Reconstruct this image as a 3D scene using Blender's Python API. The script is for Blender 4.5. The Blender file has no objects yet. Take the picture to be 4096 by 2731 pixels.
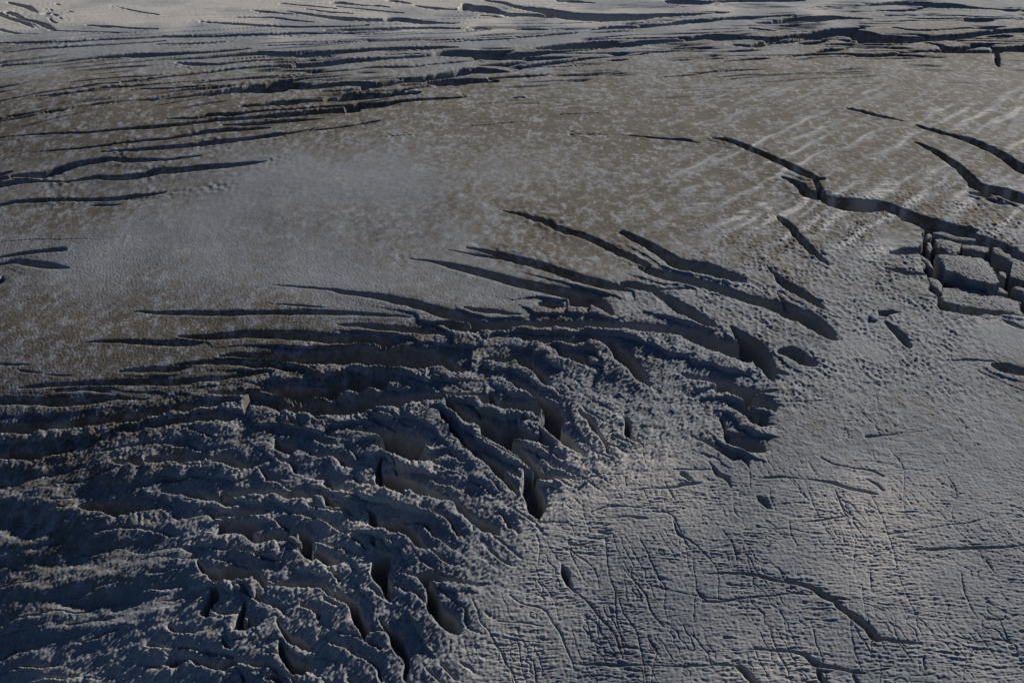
import bpy, math
import numpy as np

# ------------------------------------------------------------------ camera, sky, sun, exposure
SC = bpy.context.scene
COL = SC.collection
R = math.radians
CAM_H, PITCH, VFOV = 300.0, R(26.0), R(30.0)
IMG_W, IMG_H = 4096.0, 2731.0
SUN_AZ, SUN_EL = 38.0, 18.5            # azimuth from +Y towards +X, elevation

cam_d = bpy.data.cameras.new("camera")
cam = bpy.data.objects.new("camera", cam_d)
COL.objects.link(cam)
cam.location = (0, 0, CAM_H)
cam.rotation_euler = (math.pi / 2 - PITCH, 0, 0)
cam_d.sensor_fit = 'HORIZONTAL'
FPX = (IMG_H / 2) / math.tan(VFOV / 2)
cam_d.angle_x = 2 * math.atan(IMG_W / 2 / FPX)
cam_d.clip_start, cam_d.clip_end = 1.0, 60000.0
SC.camera = cam

world = bpy.data.worlds.new("World")
SC.world = world
world.use_nodes = True
wn = world.node_tree
bg = wn.nodes["Background"]
sky = wn.nodes.new("ShaderNodeTexSky")
sky.sky_type = 'NISHITA'
sky.sun_disc = False
sky.sun_elevation = R(SUN_EL)
sky.sun_rotation = R(SUN_AZ)
sky.altitude = 2600
sky.air_density = 0.6
sky.dust_density = 0.2
sky.ozone_density = 3.0
wn.links.new(sky.outputs[0], bg.inputs[0])
bg.inputs[1].default_value = 0.05

sun_d = bpy.data.lights.new("sun", 'SUN')
sun_d.energy = 5.0
sun_d.angle = R(0.5)
sun_d.color = (1.0, 0.93, 0.83)
sun = bpy.data.objects.new("sun", sun_d)
COL.objects.link(sun)
SUN_DIR = np.array([math.sin(R(SUN_AZ)) * math.cos(R(SUN_EL)),
                    math.cos(R(SUN_AZ)) * math.cos(R(SUN_EL)), math.sin(R(SUN_EL))])
from mathutils import Vector
sun.rotation_euler = Vector(SUN_DIR).to_track_quat('Z', 'Y').to_euler()

vs = SC.view_settings
vs.view_transform, vs.look, vs.exposure, vs.gamma = 'Standard', 'None', 0.50, 1.0
vs.use_curve_mapping = False

# ------------------------------------------------------------------ numpy helpers
F32 = np.float32
_rng = np.random.default_rng(7)
_ang = _rng.random(1024) * 2 * np.pi
_GX, _GY = np.cos(_ang).astype(F32), np.sin(_ang).astype(F32)

def _hash(ix, iy, seed):
    h = (ix.astype(np.uint32) * np.uint32(374761393) + iy.astype(np.uint32) * np.uint32(668265263)
         + np.uint32((seed * 2246822519 + 12345) & 0xFFFFFFFF))
    h = (h ^ (h >> np.uint32(13))) * np.uint32(1274126177)
    return (h ^ (h >> np.uint32(16)))

def noise(x, y, seed=0):
    """gradient noise about -1..1"""
    x = np.asarray(x, F32); y = np.asarray(y, F32)
    fx, fy = np.floor(x), np.floor(y)
    ix, iy = fx.astype(np.int32), fy.astype(np.int32)
    x = x - fx; y = y - fy
    u = x * x * x * (x * (x * 6 - 15) + 10)
    v = y * y * y * (y * (y * 6 - 15) + 10)
    out = None
    res = []
    for dy in (0, 1):
        for dx in (0, 1):
            h = _hash(ix + dx, iy + dy, seed) & np.uint32(1023)
            res.append(_GX[h] * (x - dx) + _GY[h] * (y - dy))
    a = res[0] + u * (res[1] - res[0])
    b = res[2] + u * (res[3] - res[2])
    return (a + v * (b - a)) * F32(1.5)

def cells(x, y, seed=0):
    """distance to the nearest jittered point, about 0..1 (sun cups)"""
    x = np.asarray(x, F32); y = np.asarray(y, F32)
    fx, fy = np.floor(x), np.floor(y)
    ix, iy = fx.astype(np.int32), fy.astype(np.int32)
    best = np.full(x.shape, 9.0, F32)
    for dy in (-1, 0, 1):
        for dx in (-1, 0, 1):
            h = _hash(ix + dx, iy + dy, seed)
            jx = (h & np.uint32(255)).astype(F32) / 255
            jy = ((h >> np.uint32(8)) & np.uint32(255)).astype(F32) / 255
            d = (fx + dx + jx - x) ** 2 + (fy + dy + jy - y) ** 2
            best = np.minimum(best, d)
    return np.sqrt(best)

def smooth(a, b, x):
    t = np.clip((x - a) / (b - a), 0, 1)
    return t * t * (3 - 2 * t)

# ------------------------------------------------------------------ the large lie of the ice
SA, CA = math.sin(R(SUN_AZ)), math.cos(R(SUN_AZ))
def h0(x, y):
    fade_far = 1 / (1 + np.exp((y - 1050) / 110.0))
    s = 0.86 * x * fade_far + 0.40 * y
    d = 190 * (1 - np.exp(-50.0 * np.logaddexp(0, (262 - s) / 50.0) / 190))
    z = -0.148 * d                                           # the ice leans away to the left
    q = 0.788 * x + 0.616 * y
    z = z - 0.10 * 50.0 * np.logaddexp(0, (215 - q) / 50.0)      # and the dome breaks off to the near left
    z = z + 6.0 * np.exp(-((x + 20) / 160) ** 2 - ((y - 640) / 100) ** 2)
    z = z + 0.045 * 60 * np.logaddexp(0, -x / 60.0) * (1 - fade_far)
    z = z - 0.26 * 35 * np.logaddexp(0, (196 - 0.7 * (x + y)) / 35.0)
    z = z - 0.050 * 150 * np.logaddexp(0, (y - 950) / 150.0)     # beyond the crest the ice falls gently away
    return z

SP, CP = math.sin(PITCH), math.cos(PITCH)
def ray(px, py):
    a = (np.asarray(px, float) - IMG_W / 2) / FPX
    b = (IMG_H / 2 - np.asarray(py, float)) / FPX
    return a, CP + b * SP, -SP + b * CP         # x right, y forward, z up

def ground(px, py, dz=0.0):
    dx, dy, dz_ = ray(px, py)
    h = np.zeros_like(dx)
    for _ in range(40):
        t = (h + dz - CAM_H) / dz_
        h = 0.5 * h + 0.5 * h0(t * dx, t * dy)
    t = (h + dz - CAM_H) / dz_
    return t * dx, t * dy

def project(x, y, z):
    zz = z - CAM_H
    dep = y * CP - zz * SP
    return IMG_W / 2 + FPX * x / dep, IMG_H / 2 - FPX * (y * SP + zz * CP) / dep

# ------------------------------------------------------------------ traced crevasses (tile, then x,y,width)
TILES = {'A': (0, 0, 1.68), 'B': (1348, 0, 1.68), 'C': (2696, 0, 1.68),
         'D': (0, 900, 1.68), 'E': (1348, 900, 1.68), 'F': (2696, 900, 1.68),
         'G': (0, 1798, 1.68), 'H': (1348, 1798, 1.68), 'I': (2696, 1798, 1.68),
         'J': (0, 1400, 2.138), 'K': (900, 1600, 2.138), 'L': (400, 2100, 2.138),
         'M': (1500, 1250, 2.138), 'Z': (3500, 850, 3.485)}
CREVASSES = """
A 0,290,8 200,288,14 450,280,10 700,266,12 900,258,10 1100,246,14 1300,243,16 1500,240,16 1800,234,14 2000,224,12 2352,225,8
A 0,345,8 300,325,10 600,310,8 850,295,8 1100,277,5
A 0,442,8 180,430,8 400,412,12 600,392,14 800,378,18 950,374,24 1100,368,18 1350,352,14 1500,340,12 1680,328,4
A 1060,404,5 1300,392,14 1500,374,16 1750,360,26 1900,366,30 2100,360,26 2352,345,22 2465,335,18 2665,328,18 2865,324,18 3065,317,6
A 1200,425,10 1300,432,20 1450,432,14 1600,418,10 1750,408,8 1950,404,8 2100,400,6
A 820,548,6 950,534,10 1100,516,8 1250,500,8 1400,486,12 1550,467,12 1750,453,12 1950,440,20 2100,425,24 2352,408,24 2465,398,18 2615,390,14 2765,380,14 2915,372,16 3015,362,34 3115,358,40 3215,352,26 3365,345,10 3445,338,4
A 420,605,3 500,590,8 580,577,10 650,572,3
A 220,650,3 330,640,12 470,624,8 600,606,6 700,590,10 850,582,10 1000,568,6 1150,556,4 1400,540,3
A 850,605,3 1000,596,8 1150,590,8 1300,580,6 1420,575,2
A 920,672,4 1050,660,12 1180,652,14 1300,636,16 1400,624,26 1550,605,36 1700,594,48 1800,590,60 1900,574,54 1980,582,36 2100,580,34 2250,568,30 2352,560,30 2450,562,24 2520,560,10
A 2170,615,6 2300,608,14 2352,602,16 2400,598,20 2515,575,28 2665,545,26 2815,530,26 2965,510,34 3065,495,36 3165,480,38 3265,480,30 3415,472,20 3515,450,18 3665,430,18 3815,412,18 3915,395,16 4065,382,12 4215,370,12 4345,362,4
A 1850,512,3 2050,500,6 2200,480,8 2352,470,8 2465,455,8 2665,450,12 2765,446,8 2915,430,8 3115,412,10 3245,385,10
A 1640,715,14 1750,706,16 1900,695,26 2050,678,20 2230,668,14
A 2260,660,30 2352,645,36 2415,640,30 2565,630,20 2685,608,14 2785,595,6
A 1120,798,6 1300,794,14 1400,775,20 1550,770,20 1700,750,12 1900,738,10 2100,722,10 2352,705,12 2415,690,8 2600,665,5
B 0,660,36 150,650,34 300,640,26 480,628,20 560,620,6
A 0,925,6 150,912,6 400,900,10 600,890,12 800,868,12 1000,853,20 1200,838,16 1350,822,16 1450,808,20 1600,798,20 1750,785,20 1900,775,28 2050,760,26 2200,748,26 2352,738,32 2385,720,36 2565,700,26 2715,680,20 2865,668,16 3015,660,12 3125,648,4
A 1500,840,6 1650,834,16 1800,825,22 1950,812,18 2100,800,8 2180,794,3
A 150,1035,3 400,1010,8 600,990,10 800,962,10 950,945,12 1100,935,14 1200,918,18 1350,890,20 1500,874,22 1650,868,18 1800,862,8
A 680,1018,6 850,1012,16 950,1005,20 1100,993,24 1250,980,26 1400,960,30 1550,945,26 1700,928,24 1820,912,24 1950,895,12 2050,875,8 2140,858,4
A 2080,880,6 2200,868,8 2352,848,10 2465,826,12 2565,808,3
A -60,1190,16 0,1175,16 70,1158,10
A 80,1185,12 200,1180,30 300,1172,44 400,1135,44 500,1105,38 620,1085,34 750,1072,30 850,1082,30 980,1080,24 1100,1080,14 1200,1065,14 1350,1045,5
A -60,1250,36 0,1245,36 150,1225,24 300,1218,14 420,1222,8 550,1205,20 650,1192,26 750,1200,34 850,1195,36 950,1180,40 1050,1155,44 1150,1150,36 1300,1132,36 1400,1122,36 1550,1112,28 1680,1098,22 1790,1085,6
A -50,1208,20 0,1205,20 70,1195,6
A -50,1390,16 0,1380,16 100,1360,20 250,1350,22 450,1342,20 600,1345,22 750,1340,24 850,1325,24 950,1312,20 1050,1300,14 1120,1290,5 1300,1270,3 1500,1248,2
A 590,1382,4 700,1382,12 820,1376,5
A 800,1348,6 975,1330,6
A 0,782,4 150,768,6 350,745,6 500,725,6 700,700,4 900,685,3
A 60,20,8 120,35,14 180,50,20 220,70,18 250,85,6
A 55,85,16 100,100,20 160,130,14 240,148,14 290,165,24 340,190,20 360,200,6
A -40,85,14 0,100,16 60,125,14 130,145,18 180,165,18 220,185,6
A 0,195,14 40,212,14 100,222,6 250,230,3
A 340,205,5 500,212,5 750,218,4 900,222,3
A 590,172,6 700,180,12 760,182,8 870,192,8 1050,195,4
A 1360,150,6 1450,155,10 1600,162,14 1800,175,14 1950,180,12 2150,180,10 2352,178,8 2465,168,5
A 1700,72,4 1770,80,10 1950,100,4
A 1580,115,4 1800,118,8 1950,135,8 2100,148,4
A 1930,75,3 2020,92,12 2150,112,14 2300,128,20 2352,130,18 2415,135,16 2565,138,18 2665,132,22 2745,140,24 2865,150,16 2965,156,8 3065,156,4
A 1890,25,4 2050,42,8 2250,60,4
A 2060,65,4 2200,85,8 2352,95,5
A 750,40,3 950,85,6 1050,98,5
A 1050,300,4 1250,292,6 1500,278,4
A 2200,205,6 2352,200,12 2465,195,10 2685,190,14 2885,188,14 3065,192,8
A 1800,305,4 2000,298,6 2200,285,8 2352,282,6 2565,278,6 2865,272,5 3165,270,6 3415,260,8 3565,248,8 3715,236,10 3865,222,8 3945,205,10 4065,190,16 4265,182,20 4415,165,22 4617,148,22
A 290,95,8 320,88,10
A 335,60,8 352,72,8
A 360,100,12 380,108,8
A 330,125,12 345,140,12
A 400,85,6 412,100,8
A 350,145,10 375,155,8
A 380,30,6 395,34,4
A 465,75,6 480,82,10
A 395,122,8 415,130,6
A 300,60,5 320,66,4
B 860,30,16 920,55,44 1000,68,30 1080,85,24 1130,95,14 1250,102,14 1400,112,18
B 1010,8,10 1100,20,18 1180,42,14 1280,60,22 1380,75,30 1500,95,34 1600,112,40 1750,120,40 1900,118,38 2000,112,28 2150,105,22 2352,100,16 2450,92,10 2620,85,4
B 970,105,6 1100,112,6 1250,108,10 1450,112,14
B 530,40,6 620,55,14 750,65,10 860,72,5
B 900,188,6 980,192,16 1100,198,10 1350,202,10 1420,200,3
B 0,222,8 200,218,5 280,212,3
C -20,158,22 87,150,22 200,142,22 300,130,14 450,122,18 600,112,10 800,100,5
B 1370,328,20 1450,322,28 1600,310,34 1750,300,36 1900,300,34 2050,285,26 2200,275,20 2352,265,22 2465,252,26 2615,250,30 2765,255,20 2865,262,24 2965,255,20 3115,235,18 3265,212,18 3365,200,16 3515,190,12
B 960,375,12 1050,378,46 1150,372,30 1300,366,26 1450,352,16 1600,340,10 1800,325,8
B 860,460,4 1000,440,8 1200,415,8 1400,388,5
B 430,572,6 600,562,16 750,555,36 900,548,26 1030,548,20
B 1030,530,8 1200,518,14 1350,506,10 1420,496,4
B 1500,450,3 1680,432,4
B 1800,412,4 1860,408,12 1950,402,3
B 1190,655,6 1260,652,4
B 1500,770,4 1750,760,4
B 370,918,5 520,910,4
B 900,848,4 1190,822,4
B 2180,520,4 2352,507,6 2465,490,6 2635,465,3
B 1480,5,6 1600,12,14 1720,22,4
B 2230,5,10 2330,15,30 2400,18,24 2505,10,10
B 20,20,20 100,30,10 280,45,6
B 0,45,5 150,62,6 330,80,8 440,88,3
B 260,40,10 340,50,5
B 380,10,14 480,25,6
B 1570,905,5 1850,908,3 2000,915,6 2200,935,12 2352,945,14 2365,952,12 2445,965,4
B 1100,1418,4 1200,1435,14 1300,1460,24 1400,1490,30 1480,1525,36 1560,1560,40 1650,1582,38 1780,1637,44 1900,1697,46 2000,1742,46 2080,1780,30
C 280,8,8 500,10,14 700,8,12 850,4,8
C 980,50,6 1200,42,10 1400,30,14 1550,25,26 1650,25,22 1750,24,8
C 1370,72,4 1500,75,14 1600,62,14 1700,48,6
C 1780,42,28 1850,42,26 1950,52,16 2100,60,10 2330,66,5
C 590,155,16 700,145,20 820,132,30 920,130,30 1050,122,20 1200,125,12 1320,128,4
C 1440,106,8 1600,106,6
C 1640,125,5 2000,128,6 2352,130,4
C 2035,138,26 2080,135,20
C 520,192,8 620,202,10 680,205,3
C 1480,190,8 1600,205,10 1800,200,8 2000,186,10 2200,180,8
C 540,300,10 640,290,20 750,280,22 880,258,24 1000,240,30 1120,225,40 1250,235,44 1350,260,50 1450,265,46 1600,262,30 1800,255,34 1950,240,30 2100,220,24 2250,210,24 2400,205,26
C 430,305,14 520,310,16 580,308,10
C 880,295,20 1000,278,14
C 960,350,10 1050,338,20 1150,325,8 1200,315,3
C 330,418,4 520,400,12 620,395,6
C 760,385,6 900,370,14 1100,365,10 1280,375,18 1400,368,14 1550,352,14 1700,348,12 1850,350,18 2000,352,18 2150,350,20 2200,340,30 2280,335,36 2420,325,40
C 2165,360,24 2170,400,36 2175,430,26 2185,450,8
C 1700,290,10 1780,305,14 1850,330,20 1950,322,24 2050,305,26 2120,300,10
C 2130,250,14 2200,245,20 2260,240,6
C 1160,730,4 1220,742,16 1320,768,16 1400,788,18 1480,805,8 1530,815,6 1570,825,3
C 1630,845,8 1720,875,18 1830,905,18 1920,925,24 2000,950,36 2080,985,40 2160,1020,40 2230,1060,50 2300,1110,60 2400,1170,64
C 1620,960,8 1690,985,18 1760,1020,30 1820,1060,38 1880,1100,44 1940,1150,50 1990,1200,60 2040,1250,60 2130,1280,54 2220,1295,60 2300,1325,70 2420,1360,70
C 2015,1300,20 2060,1310,30
C 2110,1335,14 2180,1360,24 2240,1385,6
C 1970,1320,4 2060,1385,5
C 260,932,8 360,948,22 440,975,30 540,1015,32 640,1055,36 740,1100,42 820,1140,46 900,1180,40 960,1205,24 1010,1200,8
C 730,1190,10 790,1210,24 850,1245,44 890,1290,60 950,1315,50 1020,1330,50 1100,1360,70 1200,1380,80 1300,1385,80 1400,1390,60 1500,1420,60 1600,1460,70 1700,1495,80 1800,1525,80 1900,1550,80
C 935,1195,20 965,1240,34 985,1290,44 1000,1330,40
C 700,1455,14 750,1495,44 800,1545,46 830,1592,46 900,1662,40 970,1722,36 1030,1774,10
D -40,120,4 0,118,4 200,97,5 400,98,5 560,96,4 780,108,2
D -40,222,10 0,215,10 150,192,20 300,175,20 400,165,24 440,160,6
D -40,262,20 0,262,20 100,245,30 200,258,44 300,272,44 380,280,30 460,288,8
D -20,385,30 0,375,30 20,345,10
D 1840,405,4 2000,415,10 2200,430,14 2300,450,30 2415,465,30 2565,485,40 2665,510,46 2765,530,50 2865,560,60 2965,595,70 3045,620,64 3125,640,50 3205,655,30
D 900,580,6 1000,585,16 1200,588,28 1400,592,34 1600,595,34 1750,595,28 1900,590,30 2100,590,32 2352,592,26 2465,600,20 2615,612,16 2745,622,6
D 1780,535,3 1950,540,8 2100,552,10 2200,556,3
D 570,790,4 700,785,16 850,785,24 1000,790,34 1150,795,38 1280,797,28 1350,795,8
D 1200,745,10 1350,752,30 1500,745,44 1650,735,50 1800,738,58 2000,745,66 2150,755,66 2300,765,66 2465,765,64 2595,785,50 2685,798,20 2735,805,4
D 1480,880,10 1600,870,26 1800,880,54 2000,895,70 2150,890,80 2352,882,100 2465,880,110 2665,895,120 2815,905,120 2965,930,90 3065,965,50 3135,975,15
D 1170,935,8 1300,925,20 1450,920,26 1600,925,34 1750,940,40 1900,962,30 2000,980,16
D 800,985,8 950,970,30 1100,965,36 1200,958,30 1280,945,8
D 130,1090,8 250,1080,20 400,1070,26 550,1065,30 700,1060,34 850,1055,34 1000,1052,40 1150,1055,40 1300,1045,34 1450,1030,24 1600,1015,20 1760,995,10
D -60,1180,44 0,1180,44 150,1180,48 350,1188,54 500,1188,44 650,1175,36 750,1165,26 900,1165,16 1000,1160,6
D 380,1115,10 550,1105,18 700,1110,24 740,1125,10
D -30,940,6 100,940,12 200,938,6
D 110,965,4 160,985,14 250,998,6
D 290,1008,4 400,1012,8 480,1015,3
D -60,1370,40 0,1370,40 150,1360,50 350,1350,50 550,1325,56 750,1300,60 900,1285,60 1050,1250,50 1200,1230,50 1400,1205,40 1550,1190,20
D 850,1380,20 1000,1355,26 1200,1330,30 1400,1300,40 1520,1300,46 1550,1310,20
D 1680,1110,20 1800,1115,60 1950,1120,80 2100,1125,80 2200,1110,70 2280,1080,80 2352,1070,90 2415,1060,100 2515,1050,90 2595,1055,40
D 1400,1120,8 1500,1130,26 1600,1135,34 1700,1150,36 1665,1190,40 1640,1220,30
D 1750,1200,30 1880,1218,60 2050,1230,66 2250,1235,70 2352,1225,80 2465,1200,90 2665,1190,70 2800,1175,50 2965,1155,20
E 870,150,6 1000,175,24 1150,210,40 1300,255,50 1450,305,56 1600,355,60 1750,395,64 1850,420,50 1930,435,20
E 1910,385,10 1980,400,50 2080,425,50 2150,430,20 2352,420,14
E 500,225,6 650,245,16 780,275,40 900,305,50 1050,345,56 1200,390,60 1350,425,64 1500,455,66 1620,480,70 1720,510,80 1800,560,60 1850,600,20
E 1380,520,10 1410,540,50 1480,545,30 1560,545,10
E 1560,520,14 1590,530,50 1640,540,40 1680,535,8
E 740,165,4 900,195,8 1050,215,14 1160,240,10 1250,270,6
E 860,560,10 950,575,24 1080,590,24 1220,605,10
E 1920,45,30 2000,85,40 2080,125,50 2160,170,60 2240,220,70 2320,258,76 2465,285,76 2565,320,70 2665,355,60 2735,380,20
E 2040,285,20 2120,310,50 2220,340,60 2352,365,56 2465,395,60 2565,430,60 2685,470,60 2815,510,66 2945,545,70 3065,590,90 3165,630,100 3245,690,100 3315,750,60 3340,765,10
E 2150,455,30 2220,490,60 2300,555,80 2400,615,80 2495,670,60
E 0,665,6 150,670,30 300,690,36 420,705,40 520,715,40 620,725,30 740,750,10
E 760,680,40 850,710,50 1000,690,56 1200,670,50 1400,668,56 1600,665,56 1800,668,64 2000,685,70 2200,705,76 2352,725,90 2420,760,110 2500,800,130 2560,850,100
F 400,690,30 450,740,60 520,800,110 570,870,130 600,930,110 640,990,60 670,1050,20
F 250,740,30 330,810,110 400,860,120 470,895,90
F 620,270,8 680,330,24 740,390,50 820,440,60 900,490,56 960,530,40 1000,560,10
F 700,470,8 750,520,20 840,555,8
F 1360,560,10 1390,590,40 1440,580,30 1520,580,6
F 1420,650,14 1480,700,40 1530,750,50 1570,810,40 1580,830,8
F 740,850,20 790,850,80 850,890,80 900,920,70 940,940,10
F 640,960,50 700,990,40 770,1005,6
F 320,1110,40 420,1140,60 520,1180,90 600,1210,90 660,1240,30
F 60,1000,20 150,1030,30 300,1060,60 400,1085,50 550,1120,30 700,1110,10
F 350,1190,20 420,1230,50 480,1260,60 560,1330,70 610,1310,50
F 330,1300,30 350,1370,40 370,1420,60 450,1460,90 520,1490,90 580,1510,40
F 120,1420,8 220,1460,30 320,1520,40 400,1560,40 440,1550,40 490,1590,30 500,1630,8 510,1700,8 515,1770,8
F 2160,940,24 2220,960,60 2300,980,60 2400,990,50
F 1870,908,10 2000,908,12 2150,915,8
F 2040,975,4 2150,1030,6 2400,1140,6
F 1450,300,20 1510,310,36 1620,330,20 1690,330,6
F 1480,190,30 1570,175,50 1640,170,30
F 1590,830,4 1720,960,4
F 1850,860,4 1880,930,5 1990,1030,3
F 1330,1090,4 1370,1180,5 1375,1260,4
F 700,1190,6 900,1180,6 1100,1170,4
F 1300,1420,16 1500,1400,6 1750,1375,4
F 1040,600,6 1150,630,4 1280,640,3
F 2200,630,6 2260,660,26 2330,690,20
M 1080,205,14 1250,215,24 1400,235,46 1700,235,46 1900,228,56 2000,250,80 2080,330,110 2150,420,140 2220,500,120 2280,580,80 2330,640,30
M 1530,310,20 1600,350,50 1720,380,70 1800,440,50
M 880,450,20 950,405,40 1100,390,50 1250,390,56 1330,450,80 1400,520,70 1470,600,50 1510,640,10
M 1110,560,14 1200,585,50 1300,650,60 1420,720,56 1500,800,90 1540,880,150 1510,960,130 1580,1060,100 1660,1130,70 1760,1220,40 1800,1250,10
M 0,540,60 80,560,80 200,600,40 260,620,10
M 0,770,70 200,760,70 400,725,56 600,700,50 800,710,50 900,720,60 960,780,60
M 980,690,30 1060,780,80 1200,810,100 1330,820,90 1390,860,60
M 620,760,40 680,830,70 760,880,80 860,930,100 960,980,100 1020,1040,110 1130,1020,120 1200,1040,90 1300,1080,50 1400,1100,50 1480,1130,30
M 570,860,30 620,930,40 690,1050,50 760,1110,50 820,1180,60 900,1250,60 960,1300,60 1060,1360,50 1200,1400,30
M 940,1040,40 1000,1080,50 1100,1130,80 1200,1180,80 1300,1260,70 1370,1340,50 1420,1400,70 1520,1420,20
M 1290,1360,50 1310,1450,70 1340,1530,70
M 1770,840,20 1830,930,56 1890,1020,46 1940,1090,36 1970,1150,24 2010,1200,24 2100,1240,10
M 2130,900,24 2150,980,46 2200,1060,46 2260,1090,24 2290,1150,10
K 430,320,20 480,370,60 540,420,50 560,430,10
K 1100,240,30 1250,275,60 1400,310,90 1550,340,100 1680,380,60 1750,400,30
K 1300,400,40 1450,430,110 1600,480,120 1720,520,80
K 1350,520,30 1320,620,50 1350,700,100 1450,730,140 1600,780,120 1750,840,90 1900,870,80 1980,930,60 2080,1010,56 2180,1080,56 2300,1120,40 2350,1160,10
K 720,450,16 830,470,30 950,490,40 1050,540,40 1150,560,20
K 0,770,50 250,765,56 450,770,50 650,810,50 780,785,40 870,840,40 930,890,50 1000,930,40 1100,985,16
K 860,700,40 930,740,50 1000,745,40
K 1200,940,20 1240,980,40 1300,1060,90 1400,1100,110 1540,1150,100 1640,1240,80 1720,1290,50
K 0,1090,60 150,1120,70 250,1150,70 450,1150,80 640,1110,50 700,1160,70 690,1260,70 720,1330,50 780,1350,30
K 800,1290,60 850,1350,80 950,1385,50
K 1270,1200,30 1290,1270,15
K 1390,1340,40 1350,1400,80 1320,1480,90 1350,1560,80 1390,1680,40 1430,1720,15
L 830,300,20 900,370,40 980,420,80 1080,440,110 1200,420,110 1330,440,100 1400,510,50
L 980,530,30 970,620,50 930,720,40 900,790,40 960,840,30
L 1235,640,20 1220,720,40 1180,800,50 1200,860,70 1280,840,50
L 1450,490,30 1600,510,60 1750,500,60 1880,510,60 1960,570,50 2080,640,50 2180,720,60 2200,800,40
L 1500,790,20 1560,890,40 1620,970,50 1700,1000,50 1760,1050,60
L 1540,1010,30 1560,1100,70 1600,1180,70 1700,1230,90
L 1050,960,16 1090,1020,40 1120,1070,20
L 620,1200,40 700,1160,60 830,1180,50 940,1220,50 1060,1230,60 1200,1170,50 1330,1190,50
L 1180,1290,24 1220,1340,30 1230,1380,30
L 1440,1310,24 1520,1300,40 1560,1340,30
J 1240,930,20 1270,960,40 1350,945,60 1500,935,70 1700,915,60 1770,900,30
J 1815,930,30 1900,930,60 2000,955,70 2100,965,50 2200,965,30
J 950,950,20 1050,960,60 1180,980,60
J 0,890,60 300,890,56 600,850,30
J 700,1345,40 900,1335,80 1100,1345,80 1300,1325,40
J 1400,1190,20 1550,1190,40 1700,1225,50 1800,1245,50 2000,1285,40
J 1760,1380,16 1900,1395,50 2100,1400,40 2300,1365,30
J 1890,1470,50 1930,1540,70 2000,1500,80 2150,1480,60
H 960,60,20 1030,130,40 1080,180,50 1150,250,40 1220,300,20
H 1290,190,50 1310,260,90 1330,340,90 1330,420,60 1345,470,20
H 1400,160,50 1480,190,30 1560,185,12 1700,180,6 1950,155,6
H 560,850,40 610,920,50 640,1000,60 660,1080,80 700,1140,100 750,1190,90 800,1230,60 825,1260,10
H 600,850,30 700,870,50 800,880,40 900,900,30 1000,890,10
H -20,950,40 70,1030,50 120,1110,60 160,1160,60 180,1240,36 185,1300,10
H 280,1150,16 340,1220,30 400,1280,50 430,1380,50 450,1470,30 465,1560,20 480,1600,10
H 1510,770,14 1530,830,50 1545,880,36 1600,950,14 1700,1030,14 1760,1120,14 1850,1210,10 1890,1290,12 1920,1400,10
H 1560,660,10 1600,760,8 1650,850,6 1700,900,5
H 1590,680,8 1680,750,8 1740,830,6 1760,930,6
H 1800,580,8 1815,720,10 1830,830,8 1870,970,10 1880,1100,10 1900,1220,8 1940,1370,6
H 1890,980,6 1930,1100,10 2000,1200,10 2040,1340,10 2060,1450,8 2070,1580,8
H 1920,790,6 1990,870,10 2080,980,10 2120,1100,12 2200,1190,8
H 2050,620,6 2100,720,10 2150,840,10 2210,930,10 2200,1050,8 2220,1140,6
H 1160,980,6 1260,1040,8 1380,1060,10 1450,1160,10 1510,1260,12 1560,1380,10 1590,1470,8
H 1100,1360,10 1140,1430,14 1180,1500,10 1200,1580,10
H 1280,1390,6 1320,1440,10 1350,1580,10
H 1340,570,6 1360,680,8 1350,780,5
H 1570,490,6 1600,560,6
H 1350,490,14 1450,485,8 1560,485,8
H 1700,410,5 1850,375,7 2000,380,7 2150,390,6
H 1750,450,4 1950,440,8 2030,450,22 2080,455,10
H 1970,265,6 2120,255,8 2260,250,12 2310,235,20 2398,228,16 2450,220,6
H 2320,160,30 2370,200,30
H 1600,1440,6 1750,1435,16 1850,1445,24 1950,1450,14 2100,1445,8 2265,1445,8 2415,1445,14 2545,1440,8 2665,1440,16 2715,1460,40 2765,1520,44 2825,1580,40
H 1560,630,14 1650,635,10 1700,650,4
H 1750,545,10 1820,555,14 1860,550,4
H 1080,1150,6 1250,1160,10 1380,1180,6
H 2210,220,6 2240,290,10 2280,350,6
H 2180,400,6 2250,430,8 2300,520,10 2330,600,6 2340,700,6
H 2050,10,8 2065,100,6
H 1950,180,10 1950,260,4
H 2080,1240,6 2110,1310,10 2150,1360,10 2120,1440,8 2100,1580,8
H 900,1010,6 960,1130,8 1060,1300,8 1110,1370,8
H 1380,880,5 1440,980,6 1480,1060,6 1490,1130,4
H 1640,300,4 1665,440,6 1700,560,6
I 240,80,10 290,160,30 350,190,30 390,260,8
I 0,130,8 250,135,6
I 560,320,10 600,350,40 630,385,24 660,400,4
I 640,260,6 645,330,8 690,410,6
I 550,190,4 700,190,14 850,195,6 950,205,10 1060,225,16 1180,260,18 1300,285,16 1370,300,6
I 900,80,6 940,140,8 970,190,6
I 980,50,8 1080,100,8 1200,120,8 1320,140,12 1400,175,14
I 1290,200,6 1360,235,14 1410,280,8
I 1290,250,5 1340,340,7 1400,450,7 1440,580,7 1480,700,6 1500,820,7 1550,940,7 1600,1060,7 1640,1190,6 1670,1260,4
I 1450,0,6 1520,80,8 1545,170,7 1540,270,6 1545,400,4 1560,460,3
I 1080,270,8 1110,340,10 1150,420,10 1175,460,8 1160,530,5 1210,600,5 1210,740,6 1205,830,4
I 890,220,4 930,360,6 990,480,6 1040,560,5
I 770,480,8 790,570,8 830,650,8
I 850,490,4 980,470,10 1080,455,10 1180,440,8 1240,430,3
I 1440,560,8 1490,552,12 1540,560,4
I 1610,545,5 1850,505,6 2000,488,8 2110,460,3
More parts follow.
